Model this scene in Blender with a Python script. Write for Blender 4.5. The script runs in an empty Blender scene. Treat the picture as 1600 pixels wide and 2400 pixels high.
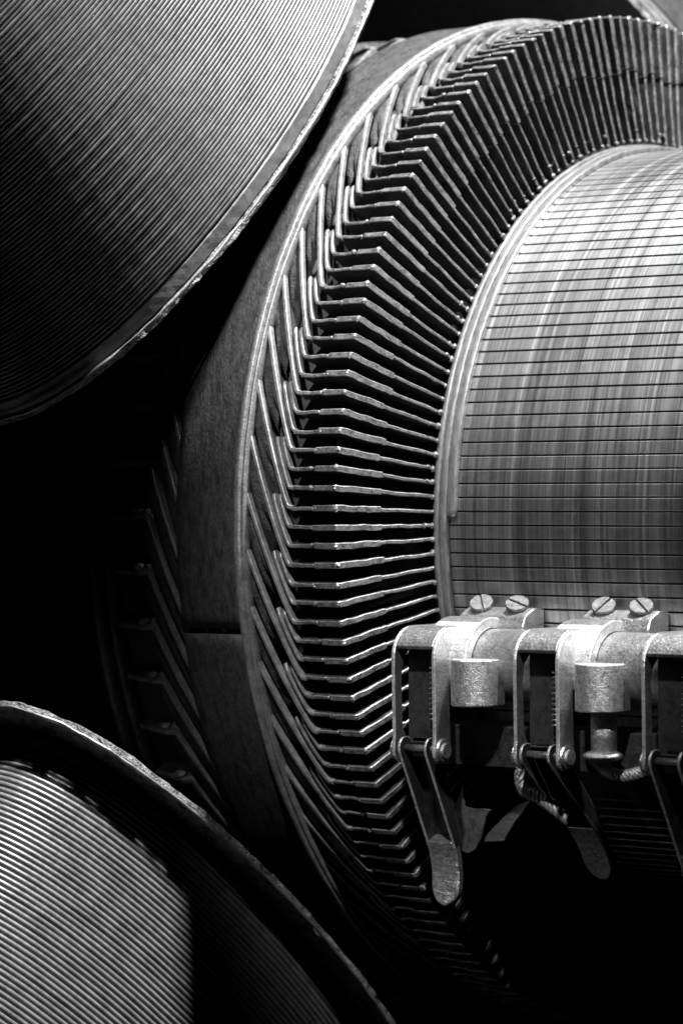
import bpy, bmesh, math, random
from mathutils import Vector, Matrix, noise
random.seed(7)
PI = math.pi
R_ = math.radians

# ---------------------------------------------------------------- camera, world, lights, exposure
scene = bpy.context.scene
C = scene.collection
THETA, PITCH, ROLL = 0.667838, -0.007684, -0.004913
CAM = Vector((2.177851, -3.351071, 0.042444))
F = Vector((-math.sin(THETA)*math.cos(PITCH), math.cos(THETA)*math.cos(PITCH), math.sin(PITCH)))
r0 = Vector((math.cos(THETA), math.sin(THETA), 0)); u0 = r0.cross(F)
rr = r0*math.cos(ROLL)+u0*math.sin(ROLL); uu = -r0*math.sin(ROLL)+u0*math.cos(ROLL)
cam_d = bpy.data.cameras.new('camera'); cam = bpy.data.objects.new('camera', cam_d); C.objects.link(cam)
cam.matrix_world = Matrix(((rr.x, uu.x, -F.x, CAM.x), (rr.y, uu.y, -F.y, CAM.y), (rr.z, uu.z, -F.z, CAM.z), (0, 0, 0, 1)))
cam_d.sensor_fit = 'VERTICAL'; cam_d.sensor_height = 36.0; cam_d.sensor_width = 24.0
cam_d.lens = 7781.98/2400*36.0
cam_d.clip_start = 0.1; cam_d.clip_end = 60
cam_d.dof.use_dof = True; cam_d.dof.focus_distance = 3.50; cam_d.dof.aperture_fstop = 4.5
scene.camera = cam

world = bpy.data.worlds.new('World'); scene.world = world; world.use_nodes = True
world.node_tree.nodes['Background'].inputs['Color'].default_value = (1, 1, 1, 1)
world.node_tree.nodes['Background'].inputs['Strength'].default_value = 0.0

def area(name, loc, target, size, power, size_y=None):
    d = bpy.data.lights.new(name, 'AREA'); d.energy = power; d.size = size
    if size_y: d.shape = 'RECTANGLE'; d.size_y = size_y
    o = bpy.data.objects.new(name, d); C.objects.link(o)
    o.location = loc
    o.rotation_euler = (Vector(target)-Vector(loc)).to_track_quat('-Z', 'Y').to_euler()
    return o
area('key_lamp', (0.72, -0.32, 2.85), (0.0, -0.3, 0.0), 0.18, 330)
def spot(name, loc, target, power, cone, blend, soft):
    d = bpy.data.lights.new(name, 'SPOT'); d.energy = power; d.spot_size = math.radians(cone); d.spot_blend = blend; d.shadow_soft_size = soft
    o = bpy.data.objects.new(name, d); C.objects.link(o); o.location = loc
    o.rotation_euler = (Vector(target)-Vector(loc)).to_track_quat('-Z', 'Y').to_euler()
    return o
spot('brush_gear_spot', (1.05, -2.48, 2.42), (0.15, -0.49, 0.06), 500, 13.6, 0.55, 0.07)

vs = scene.view_settings
vs.view_transform = 'Standard'; vs.look = 'None'; vs.exposure = 0.0; vs.gamma = 1.0; vs.use_curve_mapping = False
scene.render.engine = 'CYCLES'
scene.cycles.max_bounces = 6; scene.cycles.diffuse_bounces = 2; scene.cycles.glossy_bounces = 4
scene.cycles.use_denoising = True
scene.cycles.sample_clamp_indirect = 4.0

# ---------------------------------------------------------------- materials
class NT:
    def __init__(self, name):
        self.m = bpy.data.materials.new(name); self.m.use_nodes = True
        self.t = self.m.node_tree; self.b = self.t.nodes['Principled BSDF']
    def n(self, kind, **kw):
        o = self.t.nodes.new(kind)
        for k, v in kw.items(): setattr(o, k, v)
        return o
    def l(self, a, b): self.t.links.new(a, b)
    def math(self, op, a, b=None, c=None):
        o = self.n('ShaderNodeMath', operation=op)
        for i, v in enumerate((a, b, c)):
            if v is None: continue
            if isinstance(v, (int, float)): o.inputs[i].default_value = v
            else: self.l(v, o.inputs[i])
        return o.outputs[0]
    def noise(self, vec, scale, detail=3, rough=0.55):
        o = self.n('ShaderNodeTexNoise'); o.inputs['Scale'].default_value = scale
        o.inputs['Detail'].default_value = detail; o.inputs['Roughness'].default_value = rough
        self.l(vec, o.inputs['Vector']); return o.outputs['Fac']
    def ramp(self, fac, stops):
        o = self.n('ShaderNodeValToRGB'); e = o.color_ramp.elements
        while len(e) < len(stops): e.new(0.5)
        for el, (p, v) in zip(e, stops): el.position = p; el.color = (v, v, v, 1)
        self.l(fac, o.inputs['Fac']); return o.outputs['Color']
    def scalevec(self, vec, s):
        o = self.n('ShaderNodeVectorMath', operation='MULTIPLY'); self.l(vec, o.inputs[0]); o.inputs[1].default_value = s
        return o.outputs[0]
    def bump(self, h, strength, dist):
        o = self.n('ShaderNodeBump'); o.inputs['Strength'].default_value = strength; o.inputs['Distance'].default_value = dist
        self.l(h, o.inputs['Height']); self.l(o.outputs['Normal'], self.b.inputs['Normal'])

def metal(name, lo, hi, metallic, rough, scale, bump=0.3, dist=0.0008, stretch=(1, 1, 1), rnd=0.0, world_space=False, rspread=0.12, fmul=4, lo_p=0.36, hi_p=0.62):
    m = NT(name)
    if world_space: vec = m.n('ShaderNodeNewGeometry').outputs['Position']
    else: vec = m.n('ShaderNodeTexCoord').outputs['Object']
    v = m.scalevec(vec, stretch)
    big = m.noise(v, scale, 4, 0.6); fine = m.noise(v, scale*fmul, 3, 0.65)
    mix = m.math('ADD', m.math('MULTIPLY', big, 0.65), m.math('MULTIPLY', fine, 0.35))
    col = m.ramp(mix, [(lo_p, lo), (hi_p, hi)])
    if rnd:
        oi = m.n('ShaderNodeObjectInfo')
        k = m.math('MULTIPLY_ADD', oi.outputs['Random'], rnd, 1-rnd*0.5)
        mx = m.n('ShaderNodeVectorMath', operation='SCALE'); m.l(col, mx.inputs[0]); m.l(k, mx.inputs['Scale']); col = mx.outputs[0]
    m.l(col, m.b.inputs['Base Color'])
    m.b.inputs['Metallic'].default_value = metallic
    m.l(m.math('MULTIPLY_ADD', fine, rspread*2, rough-rspread), m.b.inputs['Roughness'])
    if bump: m.bump(m.math('ADD', fine, m.math('MULTIPLY', big, 0.5)), bump, dist)
    return m.m

M = {}
M['riser'] = metal('riser_copper', 0.05, 0.30, 0.5, 0.42, 130, 0.6, 0.0014, world_space=True)
M['riser_edge'] = metal('riser_worn_lit_edge', 0.16, 0.62, 0.65, 0.36, 90, 0.4, 0.0008, world_space=True)  # bevels lightened: overhead glints painted in along with edge wear
M['riser_side'] = metal('riser_shaded_side', 0.025, 0.09, 0.3, 0.36, 50, 0.4, 0.001, world_space=True)  # broad faces darkened: shade between the risers painted into the colour
M['lead'] = metal('varnished_lead', 0.16, 0.36, 0.35, 0.42, 60, 0.4, 0.0008, world_space=True)
M['tape'] = metal('black_cloth_tape', 0.012, 0.07, 0.0, 0.6, 90, 0.9, 0.002, world_space=True)
M['black'] = metal('black_varnish', 0.008, 0.02, 0.0, 0.6, 30, 0.2, 0.001)
M['band'] = metal('banding_wire', 0.045, 0.135, 0.5, 0.5, 50, 0.7, 0.0012, stretch=(3, 1, 1), world_space=True)
M['lip'] = metal('band_edge', 0.25, 0.5, 0.6, 0.4, 80, 0.5, 0.0008, world_space=True)
M['ring'] = metal('binding_ring', 0.16, 0.32, 0.5, 0.4, 40, 0.4, 0.0006, stretch=(6, 1, 1), world_space=True)
M['wire'] = metal('enamelled_wire', 0.095, 0.165, 0.25, 0.4, 40, 0.25, 0.001, world_space=True, rnd=0.14)
M['wire_bright'] = metal('bare_wire', 0.19, 0.31, 0.35, 0.36, 40, 0.25, 0.001, world_space=True, rnd=0.12)
M['flange'] = metal('painted_flange', 0.12, 0.21, 0.1, 0.5, 25, 0.4, 0.001, world_space=True)
M['board'] = metal('torn_insulation', 0.02, 0.55, 0.2, 0.35, 90, 1.0, 0.006, world_space=True)
M['cast'] = metal('cast_brass', 0.34, 0.62, 0.90, 0.34, 90, 0.6, 0.0012, world_space=True)
M['castrough'] = metal('rough_casting', 0.24, 0.72, 0.85, 0.36, 200, 0.65, 0.0016, world_space=True)
M['edge'] = metal('worn_lit_brass_edge', 0.50, 0.95, 0.7, 0.34, 120, 0.6, 0.0014, world_space=True)  # frontal light painted into the edge colour, on top of wear
M['leverdark'] = metal('dark_brass', 0.012, 0.045, 0.3, 0.45, 80, 0.5, 0.001, world_space=True)  # dark tone for channel floors, lever sides and the rail
M['screw'] = metal('tarnished_screw', 0.05, 0.17, 0.6, 0.40, 200, 0.7, 0.0014, world_space=True)
M['castdark'] = metal('tarnished_brass', 0.05, 0.13, 0.4, 0.45, 60, 0.4, 0.0008, world_space=True)
M['carbon'] = metal('carbon_and_shade', 0.01, 0.03, 0.0, 0.5, 60, 0.3, 0.0008, world_space=True)
M['braid'] = metal('braided_copper', 0.12, 0.4, 0.5, 0.4, 150, 0.6, 0.001, world_space=True)
M['spring'] = metal('spring_steel', 0.2, 0.45, 0.8, 0.35, 80, 0.2, 0.0005, world_space=True)

def commutator_material():
    m = NT('commutator_copper')
    geo = m.n('ShaderNodeNewGeometry'); pos = geo.outputs['Position']
    sep = m.n('ShaderNodeSeparateXYZ'); m.l(pos, sep.inputs[0]); x = sep.outputs['X']
    # turned copper: tracks that run round the drum, so they vary along the axis only
    v1 = m.scalevec(pos, (1, 0.02, 0.02)); v2 = m.scalevec(pos, (1, 0.08, 0.08))
    t1 = m.noise(v1, 38, 2, 0.5); t2 = m.noise(v1, 300, 4, 0.65); blot = m.noise(pos, 22, 4, 0.6)
    tr = m.math('ADD', m.math('MULTIPLY', t1, 0.45), m.math('MULTIPLY', t2, 0.55))
    base = m.ramp(tr, [(0.37, 0.22), (0.5, 0.38), (0.63, 0.62)])
    # named tracks worn by single brushes
    acc = None
    for cx, w, a in ((0.1094, 0.0026, 0.55), (0.1316, 0.0028, 0.45), (0.2802, 0.0034, 0.40), (0.059, 0.006, 0.30), (0.1782, 0.0018, -0.50), (0.190, 0.012, 0.28), (0.162, 0.005, 0.20), (0.250, 0.008, 0.16), (0.335, 0.022, -0.35), (0.085, 0.016, -0.18), (0.148, 0.004, -0.12), (0.222, 0.003, 0.2)):
        d = m.math('ABSOLUTE', m.math('SUBTRACT', x, cx))
        k = m.math('MULTIPLY', m.math('SUBTRACT', 1.0, m.math('MINIMUM', m.math('DIVIDE', d, w), 1.0)), a)
        acc = k if acc is None else m.math('ADD', acc, k)
    oi = m.n('ShaderNodeObjectInfo')
    k = m.math('ADD', m.math('MULTIPLY_ADD', oi.outputs['Random'], 0.22, 0.80), acc)
    spots = m.noise(pos, 75, 3, 0.6)
    tar = m.n('ShaderNodeMapRange'); tar.inputs['From Min'].default_value = 0.52; tar.inputs['From Max'].default_value = 0.70; tar.inputs['To Min'].default_value = 1.0; tar.inputs['To Max'].default_value = 0.82
    m.l(spots, tar.inputs['Value'])
    scr = m.noise(m.scalevec(pos, (120, 40, 900)), 1.0, 2, 0.6)
    sc = m.n('ShaderNodeMapRange'); sc.inputs['From Min'].default_value = 0.70; sc.inputs['From Max'].default_value = 0.78; sc.inputs['To Min'].default_value = 0.0; sc.inputs['To Max'].default_value = 0.5
    m.l(scr, sc.inputs['Value'])
    k = m.math('ADD', m.math('MULTIPLY', k, tar.outputs[0]), sc.outputs[0])
    k = m.math('MULTIPLY', k, m.math('MULTIPLY_ADD', blot, 0.25, 0.87))
    mx = m.n('ShaderNodeVectorMath', operation='SCALE'); m.l(base, mx.inputs[0]); m.l(k, mx.inputs['Scale'])
    m.l(mx.outputs[0], m.b.inputs['Base Color'])
    m.b.inputs['Metallic'].default_value = 0.97
    m.l(m.math('MULTIPLY_ADD', t2, 0.16, 0.35), m.b.inputs['Roughness'])
    m.b.inputs['Anisotropic'].default_value = 0.45
    tv = m.n('ShaderNodeCombineXYZ'); tv.inputs[0].default_value = 1.0
    m.l(tv.outputs[0], m.b.inputs['Tangent'])
    m.bump(m.math('ADD', t2, m.math('MULTIPLY', blot, 0.3)), 0.25, 0.0004)
    return m.m
M['comm'] = commutator_material()

# ---------------------------------------------------------------- helpers
def mesh(name, verts, faces, mat, smooth=False):
    me = bpy.data.meshes.new(name); me.from_pydata([tuple(v) for v in verts], [], faces)
    bm = bmesh.new(); bm.from_mesh(me); bmesh.ops.recalc_face_normals(bm, faces=bm.faces); bm.to_mesh(me); bm.free()
    if smooth:
        for p in me.polygons: p.use_smooth = True
    me.materials.append(M[mat]); return me
def bmesh_mesh(name, bm, mat, smooth=False):
    bmesh.ops.recalc_face_normals(bm, faces=bm.faces)
    me = bpy.data.meshes.new(name); bm.to_mesh(me); bm.free()
    if smooth:
        for p in me.polygons: p.use_smooth = True
    me.materials.append(M[mat]); return me
def link(name, me, parent=None, rot=None, loc=None):
    o = bpy.data.objects.new(name, me); C.objects.link(o); o.parent = parent
    if rot is not None: o.rotation_euler = rot
    if loc is not None: o.location = loc
    return o
def thing(name, label, cat, group=None, loc=(0, 0, 0), rot=(0, 0, 0)):
    o = link(name, None, None, rot, loc); o.empty_display_size = 0.05
    o['label'] = label; o['category'] = cat
    if group: o['group'] = group
    return o
def add_prism(bm, poly, axis_lo, axis_hi, to3):
    """poly: 2-D outline, extruded between two values of the third axis; to3(a, b, c) -> Vector"""
    lo = [bm.verts.new(to3(a, b, axis_lo)) for a, b in poly]; hi = [bm.verts.new(to3(a, b, axis_hi)) for a, b in poly]
    n = len(poly); fs = [bm.faces.new(lo), bm.faces.new(hi[::-1])]
    for i in range(n): fs.append(bm.faces.new((lo[i], lo[(i+1) % n], hi[(i+1) % n], hi[i])))
    return fs
def bevel(bm, off, seg=1, angle=30):
    bmesh.ops.recalc_face_normals(bm, faces=bm.faces)
    es = [e for e in bm.edges if len(e.link_faces) == 2 and e.calc_face_angle(0) > R_(angle)]
    bmesh.ops.bevel(bm, geom=es, offset=off, segments=seg, profile=0.5, affect='EDGES', clamp_overlap=True)
def sweep(path, section, closed=False, caps=True):
    """path: list of (pos, e1, e2); section: list of (a, b) -> verts, faces"""
    vs, fs = [], []; n = len(section)
    for pos, e1, e2 in path: vs += [pos+e1*a+e2*b for a, b in section]
    m = len(path)
    for i in range(m if closed else m-1):
        j = (i+1) % m
        for k in range(n):
            q = (k+1) % n; fs.append((i*n+k, i*n+q, j*n+q, j*n+k))
    if caps and not closed: fs += [tuple(range(n)), tuple(range((m-1)*n, m*n))]
    return vs, fs
def circ_section(r, n=8): return [(r*math.cos(2*PI*k/n), r*math.sin(2*PI*k/n)) for k in range(n)]
def tube_path(pts, up=Vector((0, 0, 1))):
    out = []
    for i, p in enumerate(pts):
        t = (pts[min(i+1, len(pts)-1)]-pts[max(i-1, 0)]).normalized()
        e1 = t.cross(up)
        if e1.length < 1e-4: e1 = t.cross(Vector((1, 0, 0)))
        e1.normalize(); out.append((p, e1, t.cross(e1)))
    return out
def rot_sheet(profile, ph0, ph1, n):
    """closed (x, r) profile swept about the X axis between two angles"""
    vs, fs = [], []; k = len(profile)
    for i in range(n+1):
        ph = ph0+(ph1-ph0)*i/n
        vs += [(x, -r*math.sin(ph), r*math.cos(ph)) for x, r in profile]
    for i in range(n):
        for j in range(k):
            q = (j+1) % k; fs.append((i*k+j, i*k+q, (i+1)*k+q, (i+1)*k+j))
    fs += [tuple(range(k)), tuple(range(n*k, n*k+k))]
    return vs, fs
def polar(x, r, ph): return Vector((x, -r*math.sin(ph), r*math.cos(ph)))

# ---------------------------------------------------------------- the armature (one turning thing)
PITCHA = 2*PI/182
PH0 = 0.984869                      # angle of one riser
I0, I1 = -52, 62                    # risers from behind the crest to underneath
arm = thing('armature', 'large armature with copper commutator, fan of bent risers and banded end windings', 'armature')

# dark inner drum and back wall behind the risers
v, f = rot_sheet([(-0.75, 0.30), (-0.75, 0.572), (-0.040, 0.572), (-0.040, 0.552), (-0.030, 0.552), (-0.030, 0.40), (0.0, 0.40), (0.0, 0.30)], -PI, PI, 120)
link('winding_drum', mesh('winding_drum', v, f, 'black', True), arm)

# commutator: dark drum with separate copper segments
v, f = rot_sheet([(0.0, 0.30), (0.0, 0.4325), (0.475, 0.4325), (0.475, 0.30)], -PI, PI, 128)
comm = link('commutator', mesh('commutator', v, f, 'black', True), arm)
def segment_mesh(k):
    hw = PITCHA/2-0.0021/2/0.4375
    prof = []
    ro, ri, ch = 0.4375+random.uniform(-1, 1)*0.00012, 0.425, 0.00035
    n = 4
    prof = [(-hw, ri), (-hw, ro-ch)]+[(-hw+ch/0.44+(2*hw-2*ch/0.44)*i/n, ro) for i in range(n+1)]+[(hw, ro-ch), (hw, ri)]
    bm = bmesh.new()
    add_prism(bm, prof, 0.0195, 0.47, lambda a, r, x: polar(x, r, a))
    return bmesh_mesh('commutator_segment', bm, 'comm')
segs = [segment_mesh(k) for k in range(4)]
for i in range(I0, I1):
    link('commutator_segment', random.choice(segs), comm, (PH0+(i+0.5)*PITCHA, 0, 0))

# collar and the binding strip that ends half way down
v, f = rot_sheet([(0.0135, 0.43), (0.0135, 0.4465), (0.0150, 0.4475), (0.0195, 0.4475), (0.0205, 0.4465), (0.0205, 0.43)], -PI, PI, 180)
link('collar_ring', mesh('collar_ring', v, f, 'ring', True), arm)
for a, (xa, xb, re, pe) in enumerate(((0.0212, 0.0296, 0.4455, 190.0), (0.0299, 0.0405, 0.4440, 88.8))):
    prof = [(xa, 0.4378), (xa, re-0.001), (xa+0.001, re), (xb-0.001, re), (xb, re-0.001), (xb, 0.4378)]
    v, f = rot_sheet(prof, R_(-100), R_(pe), 200)
    v = [(x, y*(1+0.0016*noise.noise((x*200, y*45, z*45))), z*(1+0.0016*noise.noise((x*200, y*45, z*45)))) for x, y, z in v]
    link('binding_strip', mesh('binding_strip', v, f, 'ring', True), arm)

# risers
def riser_mesh(k):
    rnd = random.Random(k)
    bm = bmesh.new()
    j = lambda s: rnd.uniform(-s, s)
    to3 = lambda x, r, t: Vector((x, -t, r))
    rs = 0.532+j(0.006); tk = 0.0032+j(0.0002); tn = 0.0018+j(0.0001); o = j(0.0006)
    xs = 0.016*(0.6-rs)/0.152
    add_prism(bm, [(0.0003, 0.5985), (-0.0012, 0.6), (-0.030, 0.6), (-0.034+j(0.002), 0.596), (-0.034, 0.566), (-0.022, 0.556), (-0.022, rs), (xs, rs)], -tk, tk, to3)
    add_prism(bm, [(xs-0.001, rs+0.001), (0.0118, 0.487), (0.0165, 0.449), (-0.010, 0.449), (-0.021, rs+0.001)], -tn+o, tn+o, to3)
    add_prism(bm, [(-0.0335, 0.5985), (-0.050, 0.5975+j(0.0006)), (-0.066, 0.598), (-0.067, 0.570), (-0.0335, 0.568)], -tn-0.0002+o, tn+0.0002+o, to3)
    bevel(bm, 0.0008)
    # solder lumps on the clip and at the foot
    for (x, r, s) in ((-0.002, 0.5985, 0.0032), (-0.031+j(0.004), 0.5985, 0.0026), (0.013+j(0.002), 0.462+j(0.004), 0.0026), (0.0155, 0.452, 0.0030)):
        mt = Matrix.Translation((x+j(0.001), j(0.001), r)) @ Matrix.Diagonal((1+j(0.4), 1.1+j(0.3), 0.8+j(0.2), 1))
        bmesh.ops.create_icosphere(bm, subdivisions=1, radius=s*(1+j(0.25)), matrix=mt)
    # ragged circumference so that no edge is ruler-straight
    bmesh.ops.subdivide_edges(bm, edges=[e for e in bm.edges if e.calc_length() > 0.03], cuts=3)
    bmesh.ops.subdivide_edges(bm, edges=[e for e in bm.edges if e.calc_length() > 0.012], cuts=1)
    for vv in bm.verts:
        w = noise.noise((vv.co.x*60+k*7, vv.co.y*30, vv.co.z*60)); vv.co.y += 0.0013*w
        vv.co.z += 0.0008*noise.noise((vv.co.x*90+k*3, 5, vv.co.z*90))
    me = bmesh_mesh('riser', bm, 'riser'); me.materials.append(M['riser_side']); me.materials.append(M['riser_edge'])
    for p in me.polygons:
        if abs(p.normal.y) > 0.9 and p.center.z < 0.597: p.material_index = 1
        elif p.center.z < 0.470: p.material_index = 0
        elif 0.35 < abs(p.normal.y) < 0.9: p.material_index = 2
    return me
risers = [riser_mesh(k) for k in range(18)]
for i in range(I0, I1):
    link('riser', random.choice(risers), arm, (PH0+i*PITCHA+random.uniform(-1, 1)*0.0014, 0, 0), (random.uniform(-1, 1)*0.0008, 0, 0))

# end winding: a dark taped belt per coil, with one long lead and two short ones
HELIX = [(-0.0600, 0.0), (-0.0655, -0.10), (-0.0685, -0.45), (-0.0720, -1.2), (-0.0790, -2.8), (-0.0870, -4.7), (-0.0960, -6.8), (-0.1055, -9.0), (-0.1180, -11.9), (-0.1308, -14.9)]
def helix(xend, step=0.0139):
    pts = [p for p in HELIX if p[0] >= xend]
    x, a = pts[-1]
    slope = 232.0
    while x > xend+1e-6:
        nx = max(xend, x-step); a -= (x-nx)*slope; x = nx; pts.append((x, a))
    return pts
def lead_mesh(xend, w, dep, r, dive, hook, k):
    pts = helix(xend); P = []
    for i, (x, a) in enumerate(pts):
        s = i/(len(pts)-1)
        rad = r-(dive*max(0, (s-0.6)/0.4)**2 if dive else 0)+0.0006*noise.noise((i*0.7, k*5, 0))
        P.append(polar(x, rad, R_(a)+0.0004*noise.noise((i*0.5, k*3, 9))))
    if hook:
        x, a = pts[-1]; P.append(polar(x-0.006, r-0.006, R_(a-0.4))); P.append(polar(x-0.014, r-0.020, R_(a-0.5)))
    path = []
    for i, p in enumerate(P):
        t = (P[min(i+1, len(P)-1)]-P[max(i-1, 0)]).normalized()
        up = Vector((0, p.y, p.z)).normalized(); e1 = up.cross(t).normalized(); path.append((p, e1, up))
    c = w*0.3
    sec = [(-w, -dep), (-w, -c), (-w+c, 0), (w-c, 0), (w, -c), (w, -dep)]
    v, f = sweep(path, sec)
    return mesh('coil_lead', v, f, 'lead')
longs = [lead_mesh(-0.268, 0.0022, 0.0065, 0.6, 0, True, k) for k in range(4)]
short_a = [lead_mesh(-0.0815, 0.0018, 0.0065, 0.5985, 0.0035, False, k) for k in range(3)]
short_b = [lead_mesh(-0.0900, 0.0018, 0.0065, 0.5985, 0.0035, False, k) for k in range(3)]
def tape_mesh(k):
    pts = helix(-0.272); vs, fs = [], []
    n = 7
    for i, (x, a) in enumerate(pts):
        for q in range(n):
            u = q/(n-1)
            off = 0.75+u*4.6
            # the nose follows the ends of the two short leads
            if i < 5: xx, aa = -0.0790, -2.2
            else: xx, aa = x, a
            nose = 0.0115 if off > 2.6 else 0.004
            if i == 5 or i < 5: pass
            r = 0.5935+0.0016*math.sin(PI*u)-(0.003 if q in (0, n-1) else 0)-(0.010 if i == 5 else 0)
            r += 0.0012*noise.noise((i*1.3+k*9, q*0.8, k))
            if i >= 5: vs.append(polar(xx-nose*(1 if i < 8 else 0.3), r, R_(aa+off-nose*(232 if i < 8 else 70))))
    m = len(vs)//n
    for i in range(m-1):
        for q in range(n-1): fs.append((i*n+q, i*n+q+1, (i+1)*n+q+1, (i+1)*n+q))
    return mesh('coil_tape', vs, fs, 'tape', True)
tapes = [tape_mesh(k) for k in range(4)]
for i in range(I0, I1):
    a = (PH0+i*PITCHA, 0, 0); t = (i-1) % 3      # every third riser takes a long lead
    if t == 0:
        link('coil_lead', random.choice(longs), arm, a)
        link('coil_tape', random.choice(tapes), arm, a)
    elif t == 1: link('coil_lead', random.choice(short_a), arm, a)
    else: link('coil_lead', random.choice(short_b), arm, a)

# binding band over the end winding, in two lengths with a joint between them
for ph0, ph1 in ((-100, 100.6), (101.3, 190)):
    n = int((ph1-ph0)/1.5)
    prof = [(-0.220, 0.590), (-0.220, 0.6035), (-0.2185, 0.605)]+[(-0.2185+0.0865*q/10, 0.605) for q in range(1, 10)]+[(-0.132, 0.605), (-0.131, 0.6035), (-0.131, 0.590)]
    v, f = rot_sheet(prof, R_(ph0), R_(ph1), n)
    out = []
    for x, y, z in v:
        ph = math.atan2(-y, z); s = 1+0.0007*noise.noise((x*90, ph*1.5, 0))+0.0005*noise.noise((x*30, ph*9, 4))
        out.append((x, y*s, z*s))
    link('binding_band', mesh('binding_band', out, f, 'band', True), arm)
for xa, xb, r in ((-0.1345, -0.1265, 0.6085), (-0.1258, -0.1222, 0.6050)):
    prof = [(xa, 0.592), (xa, r-0.0012), (xa+0.0012, r), (xb-0.0012, r), (xb, r-0.0012), (xb, 0.592)]
    v, f = rot_sheet(prof, R_(-100), R_(190), 220)
    v = [(x+0.0005*noise.noise((y*30, z*30, r*99)), y*(1+0.0008*noise.noise((x*100, y*40, z*40))), z*(1+0.0008*noise.noise((x*100, y*40, z*40)))) for x, y, z in v]
    link('band_lip', mesh('band_lip', v, f, 'lip', True), arm)

# left end: slot fingers and the core's end rings
def finger_mesh(k):
    bm = bmesh.new(); to3 = lambda x, r, t: Vector((x, -t, r))
    add_prism(bm, [(-0.268, 0.600), (-0.280, 0.6015), (-0.330, 0.588), (-0.330, 0.545), (-0.268, 0.545)], -0.003, 0.003, to3)
    bevel(bm, 0.0012)
    mt = Matrix.Translation((-0.284, 0.006, 0.595)) @ Matrix.Diagonal((1.4, 0.8, 1, 1))
    bmesh.ops.create_icosphere(bm, subdivisions=1, radius=0.006, matrix=mt)
    return bmesh_mesh('slot_finger', bm, 'lead')
fing = [finger_mesh(0)]
for i in range(I0, I1):
    if (i-1) % 3 == 0: link('slot_finger', fing[0], arm, (PH0+i*PITCHA-R_(46.5), 0, 0))
for i in range(I1, I1+24):
    if (i-1) % 3 == 0: link('slot_finger', fing[0], arm, (PH0+i*PITCHA-R_(46.5), 0, 0))
for xa, xb, r in ((-0.337, -0.332, 0.594), (-0.356, -0.349, 0.600)):
    prof = [(xa, 0.57), (xa, r), (xb, r), (xb, 0.57)]
    v, f = rot_sheet(prof, R_(-100), R_(190), 160)
    link('core_ring', mesh('core_ring', v, f, 'band', True), arm)

# ---------------------------------------------------------------- field coils (each a thing)
XR, EA, EB, HP = -0.122, 0.205, 0.450, 0.655     # end of the oval coil: reach, half axes, distance from the shaft
XL = -1.05
def outline(ins, n=40):
    """flat-sided oval in (x, t): half an ellipse towards the commutator, straight flanks, half an ellipse far off"""
    pts = []
    for q in range(n+1):
        a = R_(-90+180*q/n); pts.append((XR-EA+(EA-ins)*math.cos(a), (EB-ins)*math.sin(a)))
    for q in range(9):
        a = R_(90+180*q/8); pts.append((XL+EA+(EA-ins)*math.cos(a), (EB-ins)*math.sin(a)))
    return pts
fine_outline = outline
# local frame of a coil: X along the shaft, Y = -t, Z = away from the shaft
def turn_mesh(rad, ins, k, mat):
    pts = fine_outline(ins, 48); n = len(pts); path = []
    for i, (x, t) in enumerate(pts):
        x0, t0 = pts[i-1]; x1, t1 = pts[(i+1) % n]
        tg = Vector((x1-x0, -(t1-t0), 0)).normalized(); nn = Vector((-tg.y, tg.x, 0))
        w = noise.noise((x*14, t*14, k*3.7))*0.0005; wz = noise.noise((x*11+3, t*11, k*5.1))*0.0003
        path.append((Vector((x, -t, wz))+nn*w, nn, Vector((0, 0, 1))))
    v, f = sweep(path, circ_section(rad, 7), closed=True)
    return mesh('wire_turn', v, f, mat, True)
def slab_mesh(name, ins, z0, z1, mat, amp, seed):
    pts = fine_outline(ins, 130); bm = bmesh.new()
    lv = [(z0, 0.002), (z0+0.002, 0), (z0+(z1-z0)*0.5, 0), (z1-0.002, 0), (z1, 0.002)]
    rings = []
    cx, ct = (XR+XL)/2, 0
    for z, ii in lv:
        row = []
        for x, t in pts:
            d = Vector((x-cx, t-ct)).normalized()
            w = amp*noise.noise((x*40, t*40, z*60+seed))+amp*0.6*noise.noise((x*120, t*120, z*150+seed))-ii
            row.append(bm.verts.new((x+d.x*w, -(t+d.y*w), z+amp*0.4*noise.noise((x*70, t*70, seed+9)))))
        rings.append(row)
    n = len(pts)
    for a, b in zip(rings, rings[1:]):
        for i in range(n): bm.faces.new((a[i], a[(i+1) % n], b[(i+1) % n], b[i]))
    bm.faces.new(rings[0]); bm.faces.new(rings[-1][::-1])
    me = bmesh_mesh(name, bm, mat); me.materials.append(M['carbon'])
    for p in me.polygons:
        if p.normal.z < -0.9: p.material_index = 1  # underside painted black to stand for its shade
    return me
def core_mesh(ins, z0, z1):
    bm = bmesh.new(); add_prism(bm, outline(ins, 48), z0, z1, lambda x, t, z: Vector((x, -t, z)))
    return bmesh_mesh('coil_body', bm, 'black')
def bead_mesh(ins, z, rad, seed, gaps):
    pts = fine_outline(ins, 110); n = len(pts); path = []
    for i, (x, t) in enumerate(pts):
        x0, t0 = pts[i-1]; x1, t1 = pts[(i+1) % n]
        tg = Vector((x1-x0, -(t1-t0), 0)).normalized(); nn = Vector((-tg.y, tg.x, 0))
        g = 1-gaps*max(0, noise.noise((x*25, t*25, seed))*2)
        path.append((Vector((x, -t, z+0.0015*noise.noise((x*30, t*30, seed+3))))+nn*0.0022*noise.noise((x*60, t*60, seed)), nn*g, Vector((0, 0, 1))*g))
    v, f = sweep(path, circ_section(rad, 8), closed=True)
    return mesh('glint_bead', v, f, 'lip', True)
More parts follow.
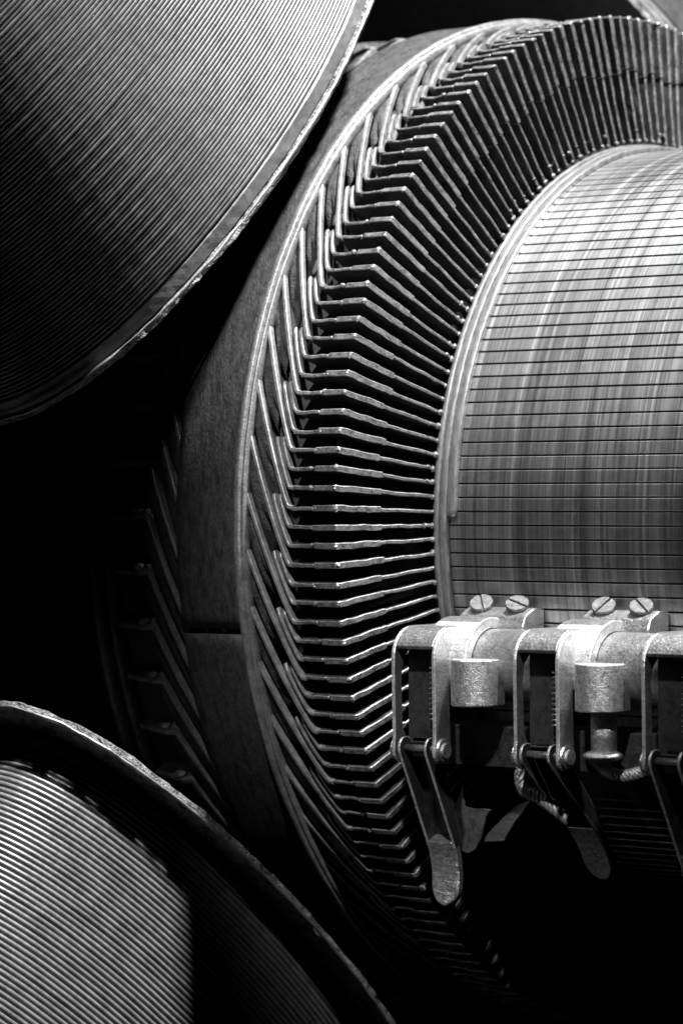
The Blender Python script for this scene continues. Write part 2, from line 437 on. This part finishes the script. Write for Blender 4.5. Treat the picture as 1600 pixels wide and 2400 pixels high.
def field_coil(deg, pitch, turns, mat, label, seam, over):
    root = thing('field_coil', label, 'field coil', 'field coils set round the armature', rot=(R_(deg), 0, 0))
    root.location = polar(0, HP, R_(deg))
    link('flange', slab_mesh('flange', over+0.008, 0.0, 0.020, 'flange', 0.0010, 1), root)
    link('insulation_board', slab_mesh('insulation_board', 0.003 if over > 0.01 else 0.009, -0.011, -0.0005, 'board', 0.0035, 5), root)
    link('glint_bead', bead_mesh(0.002, -0.001 if over > 0.01 else 0.002, 0.0024, 2, 0.8), root)  # added bead of lighter metal, shaped to catch a bright edge line
    tm = [turn_mesh(pitch*0.515, over+0.010, k, mat) for k in range(5)]
    link('coil_body', core_mesh(over+0.0115, 0.015, 0.022+pitch*turns), root)
    for i in range(turns):
        link('wire_turn', tm[(i*3+i//5) % 5], root, None, (random.uniform(-1, 1)*0.0002, random.uniform(-1, 1)*0.0002, 0.0215+pitch*(i+0.5)))
    if seam:
        a = R_(50); x = XR-EA+(EA-over-0.0092)*math.cos(a); t = (EB-over-0.0092)*math.sin(a)
        bm = bmesh.new(); bmesh.ops.create_cube(bm, size=1, matrix=Matrix.Translation((x, -t, 0.010)) @ Matrix.Rotation(-a, 4, 'Z') @ Matrix.Diagonal((0.0022, 0.003, 0.019, 1)))
        bevel(bm, 0.001); link('flange_seam', bmesh_mesh('flange_seam', bm, 'lip'), root)
    return root
field_coil(47.5, 0.0051, 84, 'wire', 'big wound field coil with grey flange above the risers, at upper left', True, 0.002)
field_coil(138.5, 0.0066, 68, 'wire_bright', 'shiny wound field coil with rough-edged flange, lowest of the coils at left', False, 0.032)
field_coil(-49, 0.0051, 60, 'wire', 'blurred edge of a field coil behind the crest of the risers', False, 0.002)

# ---------------------------------------------------------------- brush gear
YF = -0.55                        # front plane of the holders
PX = 0.1575                       # spacing of the holders along the rod
ROD = Vector((0, -0.474, -0.148)); RROD = 0.038
bm = bmesh.new()
bmesh.ops.create_cone(bm, cap_ends=True, segments=48, radius1=RROD, radius2=RROD, depth=0.62, matrix=Matrix.Translation((0.375, ROD.y, ROD.z)) @ Matrix.Rotation(PI/2, 4, 'Y'))
bevel(bm, 0.002, 2, 60)
rod = link('brush_rod', bmesh_mesh('brush_rod', bm, 'cast', True))
rod['label'] = 'horizontal round metal rod carrying the brush holders in front of the commutator'; rod['category'] = 'rod'

bm = bmesh.new()
bmesh.ops.create_cube(bm, size=1, matrix=Matrix.Translation((0.3625, -0.460, -0.2340)) @ Matrix.Diagonal((0.645, 0.060, 0.043, 1)))
bevel(bm, 0.0012, 2)
bar = link('brush_shade_rail', bmesh_mesh('brush_shade_rail', bm, 'leverdark'))  # rail lengthened and deepened to keep spot light off what lies behind
bar['label'] = 'dark flat rail under the round rod, extended to block light behind the levers'; bar['category'] = 'rail'
def arc(cy, cz, r, a0, a1, n): return [(cy+r*math.cos(R_(a0+(a1-a0)*i/n)), cz+r*math.sin(R_(a0+(a1-a0)*i/n))) for i in range(n+1)]
def yz_plate(name, outline_yz, x0, x1, mat, bev=0.0008, parent=None, seg=2):
    bm = bmesh.new(); add_prism(bm, outline_yz, x0, x1, lambda y, z, x: Vector((x, y, z)))
    bevel(bm, bev, seg, 25)
    me = bmesh_mesh(name, bm, mat)
    if name in ('cheek', 'rod_strap'): wear_and_light(me)
    return link(name, me, parent)
def wear_and_light(me):  # brightens front-facing edges as if lit, besides their wear
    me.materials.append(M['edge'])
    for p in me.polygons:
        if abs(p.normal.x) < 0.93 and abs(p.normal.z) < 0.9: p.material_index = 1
def box(name, lo, hi, mat, bev, parent):
    bm = bmesh.new(); c = [(a+b)/2 for a, b in zip(lo, hi)]; s = [b-a for a, b in zip(lo, hi)]
    bmesh.ops.create_cube(bm, size=1, matrix=Matrix.Translation(c) @ Matrix.Diagonal((*s, 1)))
    bevel(bm, bev, 2); return link(name, bmesh_mesh(name, bm, mat), parent)

# J-shaped cheek, in (y, z) with the front at YF
def cheek_outline(w):
    ro = 0.034
    fy = YF; top = -0.1065
    o = [(-0.468, top), (fy+ro, top)]+[p for p in arc(fy+ro, top-ro, ro, 90, 180, 8)][1:]
    o += [(fy+0.001, -0.190), (fy+0.0015, -0.222)]
    o += [p for p in arc(fy+0.0145, -0.237, 0.0145, 170, 360, 10)]
    o += [(fy+w+0.002, -0.215), (fy+w, -0.160)]
    ri = ro-0.008
    o += [(fy+w+0.004, -0.142), (fy+w+0.014, -0.132), (-0.468, -0.130)]
    return o
CHEEK, CHEEK_SLIM = cheek_outline(0.026), cheek_outline(0.013)

def helix_tube(name, p0, p1, rad, wire, turns, mat, parent):
    ax = p1-p0; L = ax.length; a = ax.normalized(); e1 = a.orthogonal().normalized(); e2 = a.cross(e1); n = int(turns*10)
    pts = [p0+a*(L*i/n)+e1*rad*math.cos(2*PI*turns*i/n)+e2*rad*math.sin(2*PI*turns*i/n) for i in range(n+1)]
    v, f = sweep(tube_path(pts, a), circ_section(wire, 6))
    return link(name, mesh(name, v, f, mat, True), parent)

def braid(name, pts, rad, parent, strands=5, twist=5.0):
    # resample the path, then twist several strands about it; one flexible cable
    P = []
    for i in range(len(pts)-1):
        for q in range(8): P.append(None)
    n = len(pts)
    def cat(t):
        i = min(int(t), n-2); u = t-i
        p0, p1, p2, p3 = pts[max(i-1, 0)], pts[i], pts[i+1], pts[min(i+2, n-1)]
        return 0.5*((2*p1)+(p2-p0)*u+(2*p0-5*p1+4*p2-p3)*u*u+(3*p1-p0-3*p2+p3)*u**3)
    S = (n-1)*12
    line = [cat((n-1)*i/S*0.9999) for i in range(S+1)]
    fr = tube_path(line, Vector((0.3, 0.2, 1)))
    vs, fs = [], []
    for s in range(strands):
        q = []
        for i, (p, e1, e2) in enumerate(fr):
            a = 2*PI*(s/strands+twist*i/S); q.append(p+(e1*math.cos(a)+e2*math.sin(a))*rad*0.6)
        v, f = sweep(tube_path(q, Vector((0.3, 0.2, 1))), circ_section(rad*0.45, 6))
        k = len(vs); vs += v; fs += [tuple(a+k for a in ff) for ff in f]
    return link(name, mesh(name, vs, fs, 'braid', True), parent)

def screw(pos, nrm, slot, parent):
    q = Vector(nrm).normalized().to_track_quat('Z', 'Y').to_matrix().to_4x4()
    bm = bmesh.new(); R = 0.0128; h = 0.008
    # slotted cheese head made as two half discs with a recessed slot floor between
    for sgn in (-1, 1):
        pts = [(sgn*0.0009, -math.sqrt(R*R-0.0009**2)*0.999)]
        for i in range(15):
            a = -PI/2+PI*i/14
            x = R*math.cos(a)
            if x > 0.0012: pts.append((sgn*x, R*math.sin(a)))
        pts.append((sgn*0.0009, math.sqrt(R*R-0.0009**2)*0.999))
        add_prism(bm, pts, h*0.55, h, lambda x, y, z: Vector((x, y, z)))
    bmesh.ops.create_cone(bm, cap_ends=True, segments=28, radius1=R*0.985, radius2=R*0.985, depth=h*0.6, matrix=Matrix.Translation((0, 0, h*0.3)))
    bmesh.ops.create_cone(bm, cap_ends=True, segments=16, radius1=R*0.5, radius2=R*0.5, depth=0.014, matrix=Matrix.Translation((0, 0, -0.006)))
    bevel(bm, 0.0007, 1, 50)
    me = bmesh_mesh('screw', bm, 'screw')
    o = link('screw', me, parent); o.matrix_local = Matrix.Translation(pos) @ q @ Matrix.Rotation(R_(slot), 4, 'Z')
    return o

def lever(root, x0, x1, ang, tongue_bend, L=0.112):
    """U-shaped pressure finger hinged on the pin; ang = lean back from the vertical in degrees"""
    hy, hz = YF+0.012, -0.236
    A = R_(ang)
    ax = Vector((0, math.sin(A), -math.cos(A)))          # down along the lever
    nn = Vector((0, -math.cos(A), -math.sin(A)))         # its open front
    o0 = Vector((0, hy, hz))
    P = lambda x, s, d: Vector((x, 0, 0))+o0+ax*s+nn*d
    th = 0.0032
    lv = link('pressure_lever', None, root)
    bm = bmesh.new()
    # channel floor, set back
    add_prism(bm, [(x0+0.003, -0.004), (x1-0.003, -0.004), (x1-0.003, L), (x0+0.003, L)], -0.010, -0.0075, lambda x, s, d: P(x, s, d))
    bevel(bm, 0.0006)
    me = bmesh_mesh('channel_floor', bm, 'leverdark'); fl = link('pressure_lever', me, root)
    bpy.data.objects.remove(lv)
    lv = fl
    for x in (x0, x1-th):
        bm = bmesh.new()
        ear = [(-0.013*math.cos(R_(a)), 0.0+0.012*math.sin(R_(a))) for a in range(-90, 91, 18)]
        out = [(s, d) for s, d in ear]+[(L*0.5, 0.0095), (L+0.004, 0.0075), (L+0.004, -0.006), (L*0.5, -0.011)]
        add_prism(bm, out, x, x+th, lambda s, d, xx: P(xx, s, d))
        bevel(bm, 0.0008, 2, 25)
        lc = bmesh_mesh('lever_cheek', bm, 'leverdark'); wear_and_light(lc); link('lever_cheek', lc, lv)
    # tongue: a curved bar that swings towards the viewer, with a round end
    n = 24; TL = 0.070; pts = []
    pos = P(0, L-0.002, 0.004); a = A
    prof = []
    for i in range(n+1):
        u = i/n
        d = Vector((0, math.sin(a), -math.cos(a))); prof.append((pos.copy(), Vector((0, -math.cos(a), -math.sin(a)))))
        pos = pos+d*TL/n; a -= R_(tongue_bend)/n*(1.6 if u < 0.6 else 0.4)
    xc, hw = (x0+x1)/2, (x1-x0)/2
    vs, fs = [], []
    for i, (p, nv) in enumerate(prof):
        u = i/n; w = hw*(1.0-0.06*u)
        if u > 0.72: w *= math.sqrt(max(0.02, 1-((u-0.72)/0.285)**2))
        tt = 0.0042
        row = [(-w, -tt), (-w, tt*0.6), (-w*0.86, tt), (0, tt*1.15), (w*0.86, tt), (w, tt*0.6), (w, -tt), (0, -tt)]
        for k, (xx, d) in enumerate(row):
            jit = 0.0005*noise.noise((xx*150, i*1.7, x0*40))
            vs.append(Vector((xc+xx, 0, 0))+p+nv*(d+jit))
    m = 8
    for i in range(n):
        for k in range(m): fs.append((i*m+k, i*m+(k+1) % m, (i+1)*m+(k+1) % m, (i+1)*m+k))
    fs += [tuple(range(m)), tuple(range(n*m, n*m+m))]
    link('lever_tongue', mesh('lever_tongue', vs, fs, 'castrough'), lv)
    # bright lip where the channel ends
    bm = bmesh.new(); add_prism(bm, [(x0+th, L-0.004), (x1-th, L-0.004), (x1-th, L+0.0005), (x0+th, L+0.0005)], -0.008, 0.0085, lambda x, s, d: P(x, s, d)); bevel(bm, 0.0008)
    link('lever_stop', bmesh_mesh('lever_stop', bm, 'cast'), lv)
    # hinge pin
    bm = bmesh.new(); bmesh.ops.create_cone(bm, cap_ends=True, segments=16, radius1=0.0045, radius2=0.0045, depth=(x1-x0)+0.010, matrix=Matrix.Translation((xc, hy, hz)) @ Matrix.Rotation(PI/2, 4, 'Y'))
    link('hinge_pin', bmesh_mesh('hinge_pin', bm, 'castdark', True), lv)
    return lv

def brush_holder(k, label, lever_ang, bend, stud, slots):
    dx = PX*k
    root = thing('brush_holder', label, 'brush holder', 'brush holders in a row along the rod', (0, 0, 0))
    XA, XB = 0.0345, 0.0875            # left and right cheek
    X = lambda v: v+dx
    t = 0.0042
    yz_plate('cheek', CHEEK_SLIM, X(XA), X(XA+t), 'cast', 0.0010, root)
    yz_plate('cheek', CHEEK, X(XB), X(XB+t), 'cast', 0.0010, root)
    # bent top sheet between the cheeks
    ro = 0.034; top = -0.1062; fy = YF-0.0004
    outer = [(-0.440, top)]+arc(fy+ro, top-ro, ro, 90, 157, 9)
    inner = [(y+0.0035*(1 if i else 0), z-0.0035) for i, (y, z) in enumerate(outer)]
    yz_plate('hood', outer+inner[::-1], X(XA+t+0.0002), X(XB-0.0002), 'cast', 0.0006, root)
    # inner back wall of the box
    box('box_back', (X(XA+t+0.0005), -0.526, -0.226), (X(XB-0.0005), -0.516, -0.112), 'carbon', 0.0005, root)
    # pivot bolt on the right cheek
    for nm, r, d, x, mt in (('pivot_washer', 0.0135, 0.0030, XB+t+0.0015, 'cast'), ('pivot_bolt', 0.0090, 0.0050, XB+t+0.0035, 'castrough'), ('pivot_washer', 0.0125, 0.004, XA-0.002, 'cast')):
        bm = bmesh.new(); bmesh.ops.create_cone(bm, cap_ends=True, segments=24, radius1=r, radius2=r*0.9, depth=d, matrix=Matrix.Translation((X(x), YF+0.0145, -0.237)) @ Matrix.Rotation(PI/2, 4, 'Y'))
        bevel(bm, 0.0008, 2, 40); link(nm, bmesh_mesh(nm, bm, mt, False), root)
    # strap clamped round the rod
    ri, rs = RROD+0.0008, RROD+0.0125
    op = arc(ROD.y, ROD.z, rs, 40, 205, 22); ip = arc(ROD.y, ROD.z, ri, 40, 205, 22)
    yz_plate('rod_strap', op+ip[::-1], X(0.0560), X(0.1130), 'cast', 0.0016, root, 3)
    # block behind the strap that takes the two screws
    yz_plate('clamp_block', [(-0.468, -0.108), (-0.462, -0.096), (-0.446, -0.0885), (-0.428, -0.0885), (-0.428, -0.125), (-0.468, -0.120)], X(0.060), X(0.1480), 'cast', 0.0020, root)
    screw((X(0.0800), -0.447, -0.0885), (0.22, -0.60, 0.77), slots[0], root)
    screw((X(0.1265), -0.447, -0.0885), (0.25, -0.55, 0.80), slots[1], root)
    # upright boss in front of the rod
    bm = bmesh.new()
    pts = [(X(0.122)+0.0255*math.cos(R_(a)), -0.519-0.0255*math.sin(R_(a))) for a in range(-12, 193, 5)]+[(X(0.122)-0.0255, -0.500), (X(0.122)+0.0255, -0.500)]
    add_prism(bm, pts, -0.1895, -0.1400, lambda x, y, z: Vector((x, y, z))); bevel(bm, 0.0016, 2, 50)
    link('boss', bmesh_mesh('boss', bm, 'castrough'), root)
    if stud:
        bm = bmesh.new(); bmesh.ops.create_cone(bm, cap_ends=True, segments=24, radius1=0.0135, radius2=0.0135, depth=0.046, matrix=Matrix.Translation((X(0.124), -0.515, -0.212)))
        link('stud', bmesh_mesh('stud', bm, 'castrough', True), root)
        bm = bmesh.new(); bmesh.ops.create_uvsphere(bm, u_segments=20, v_segments=10, radius=1, matrix=Matrix.Translation((X(0.124), -0.517, -0.235)) @ Matrix.Diagonal((0.021, 0.021, 0.0065, 1)))
        link('stud_foot', bmesh_mesh('stud_foot', bm, 'castrough', True), root)
    # brush box under the boss, with the carbon brush reaching the commutator
    box('brush', (X(0.100), -0.430, -0.2390), (X(0.155), -0.366, -0.2150), 'carbon', 0.0008, root)
    helix_tube('return_spring', Vector((X(0.0790), YF+0.016, -0.150)), Vector((X(0.0775), YF+0.016, -0.205)), 0.0042, 0.0009, 10, 'spring', root)
    lever(root, X(0.0425), X(0.0800), lever_ang, bend)
    return root

h1 = brush_holder(0, 'leftmost brush holder, its long lever hanging nearly straight down', 24, 26, False, (20, 60))
h2 = brush_holder(1, 'middle brush holder, its lever tilted far back above a braided cable', 46, 16, True, (-30, 35))
h3 = brush_holder(2, 'brush holder cut off by the right edge of the picture', 27, 24, True, (10, 50))

# horn-shaped spring arm and strap under the first holder, cables under the others
def flat(name, pts, y, th, mat, parent):
    bm = bmesh.new(); add_prism(bm, pts, y, y+th, lambda x, z, yy: Vector((x, yy, z))); bevel(bm, 0.0006)
    return link(name, bmesh_mesh(name, bm, mat), parent)
flat('spring_horn', [(0.0624, -0.2771), (0.0642, -0.3034), (0.0759, -0.305), (0.0894, -0.3042), (0.0989, -0.3048), (0.0921, -0.3128), (0.0852, -0.3374), (0.077, -0.35), (0.0688, -0.3538), (0.0606, -0.3521), (0.0566, -0.3369), (0.0486, -0.3154)], -0.46, 0.003, 'castdark', h1)
flat('spring_strap', [(0.1466, -0.292), (0.1279, -0.2974), (0.1091, -0.3127), (0.0929, -0.3268), (0.0779, -0.342), (0.109, -0.339), (0.1103, -0.3356), (0.1225, -0.3185), (0.1412, -0.2977)], -0.45, 0.003, 'cast', h1)
V = Vector
braid('pigtail_cable', [V((0.170, -0.478, -0.236)), V((0.1674, -0.498, -0.2559)), V((0.1699, -0.50, -0.2751)), V((0.1868, -0.50, -0.2828)), V((0.2049, -0.498, -0.2924)), V((0.2254, -0.495, -0.3061))], 0.0075, h2, 5, 4.0)
braid('pigtail_cable', [V((0.2589, -0.505, -0.2346)), V((0.2715, -0.50, -0.2487)), V((0.289, -0.50, -0.2563)), V((0.3065, -0.492, -0.2543)), V((0.316, -0.470, -0.245))], 0.0075, h2, 5, 4.0)
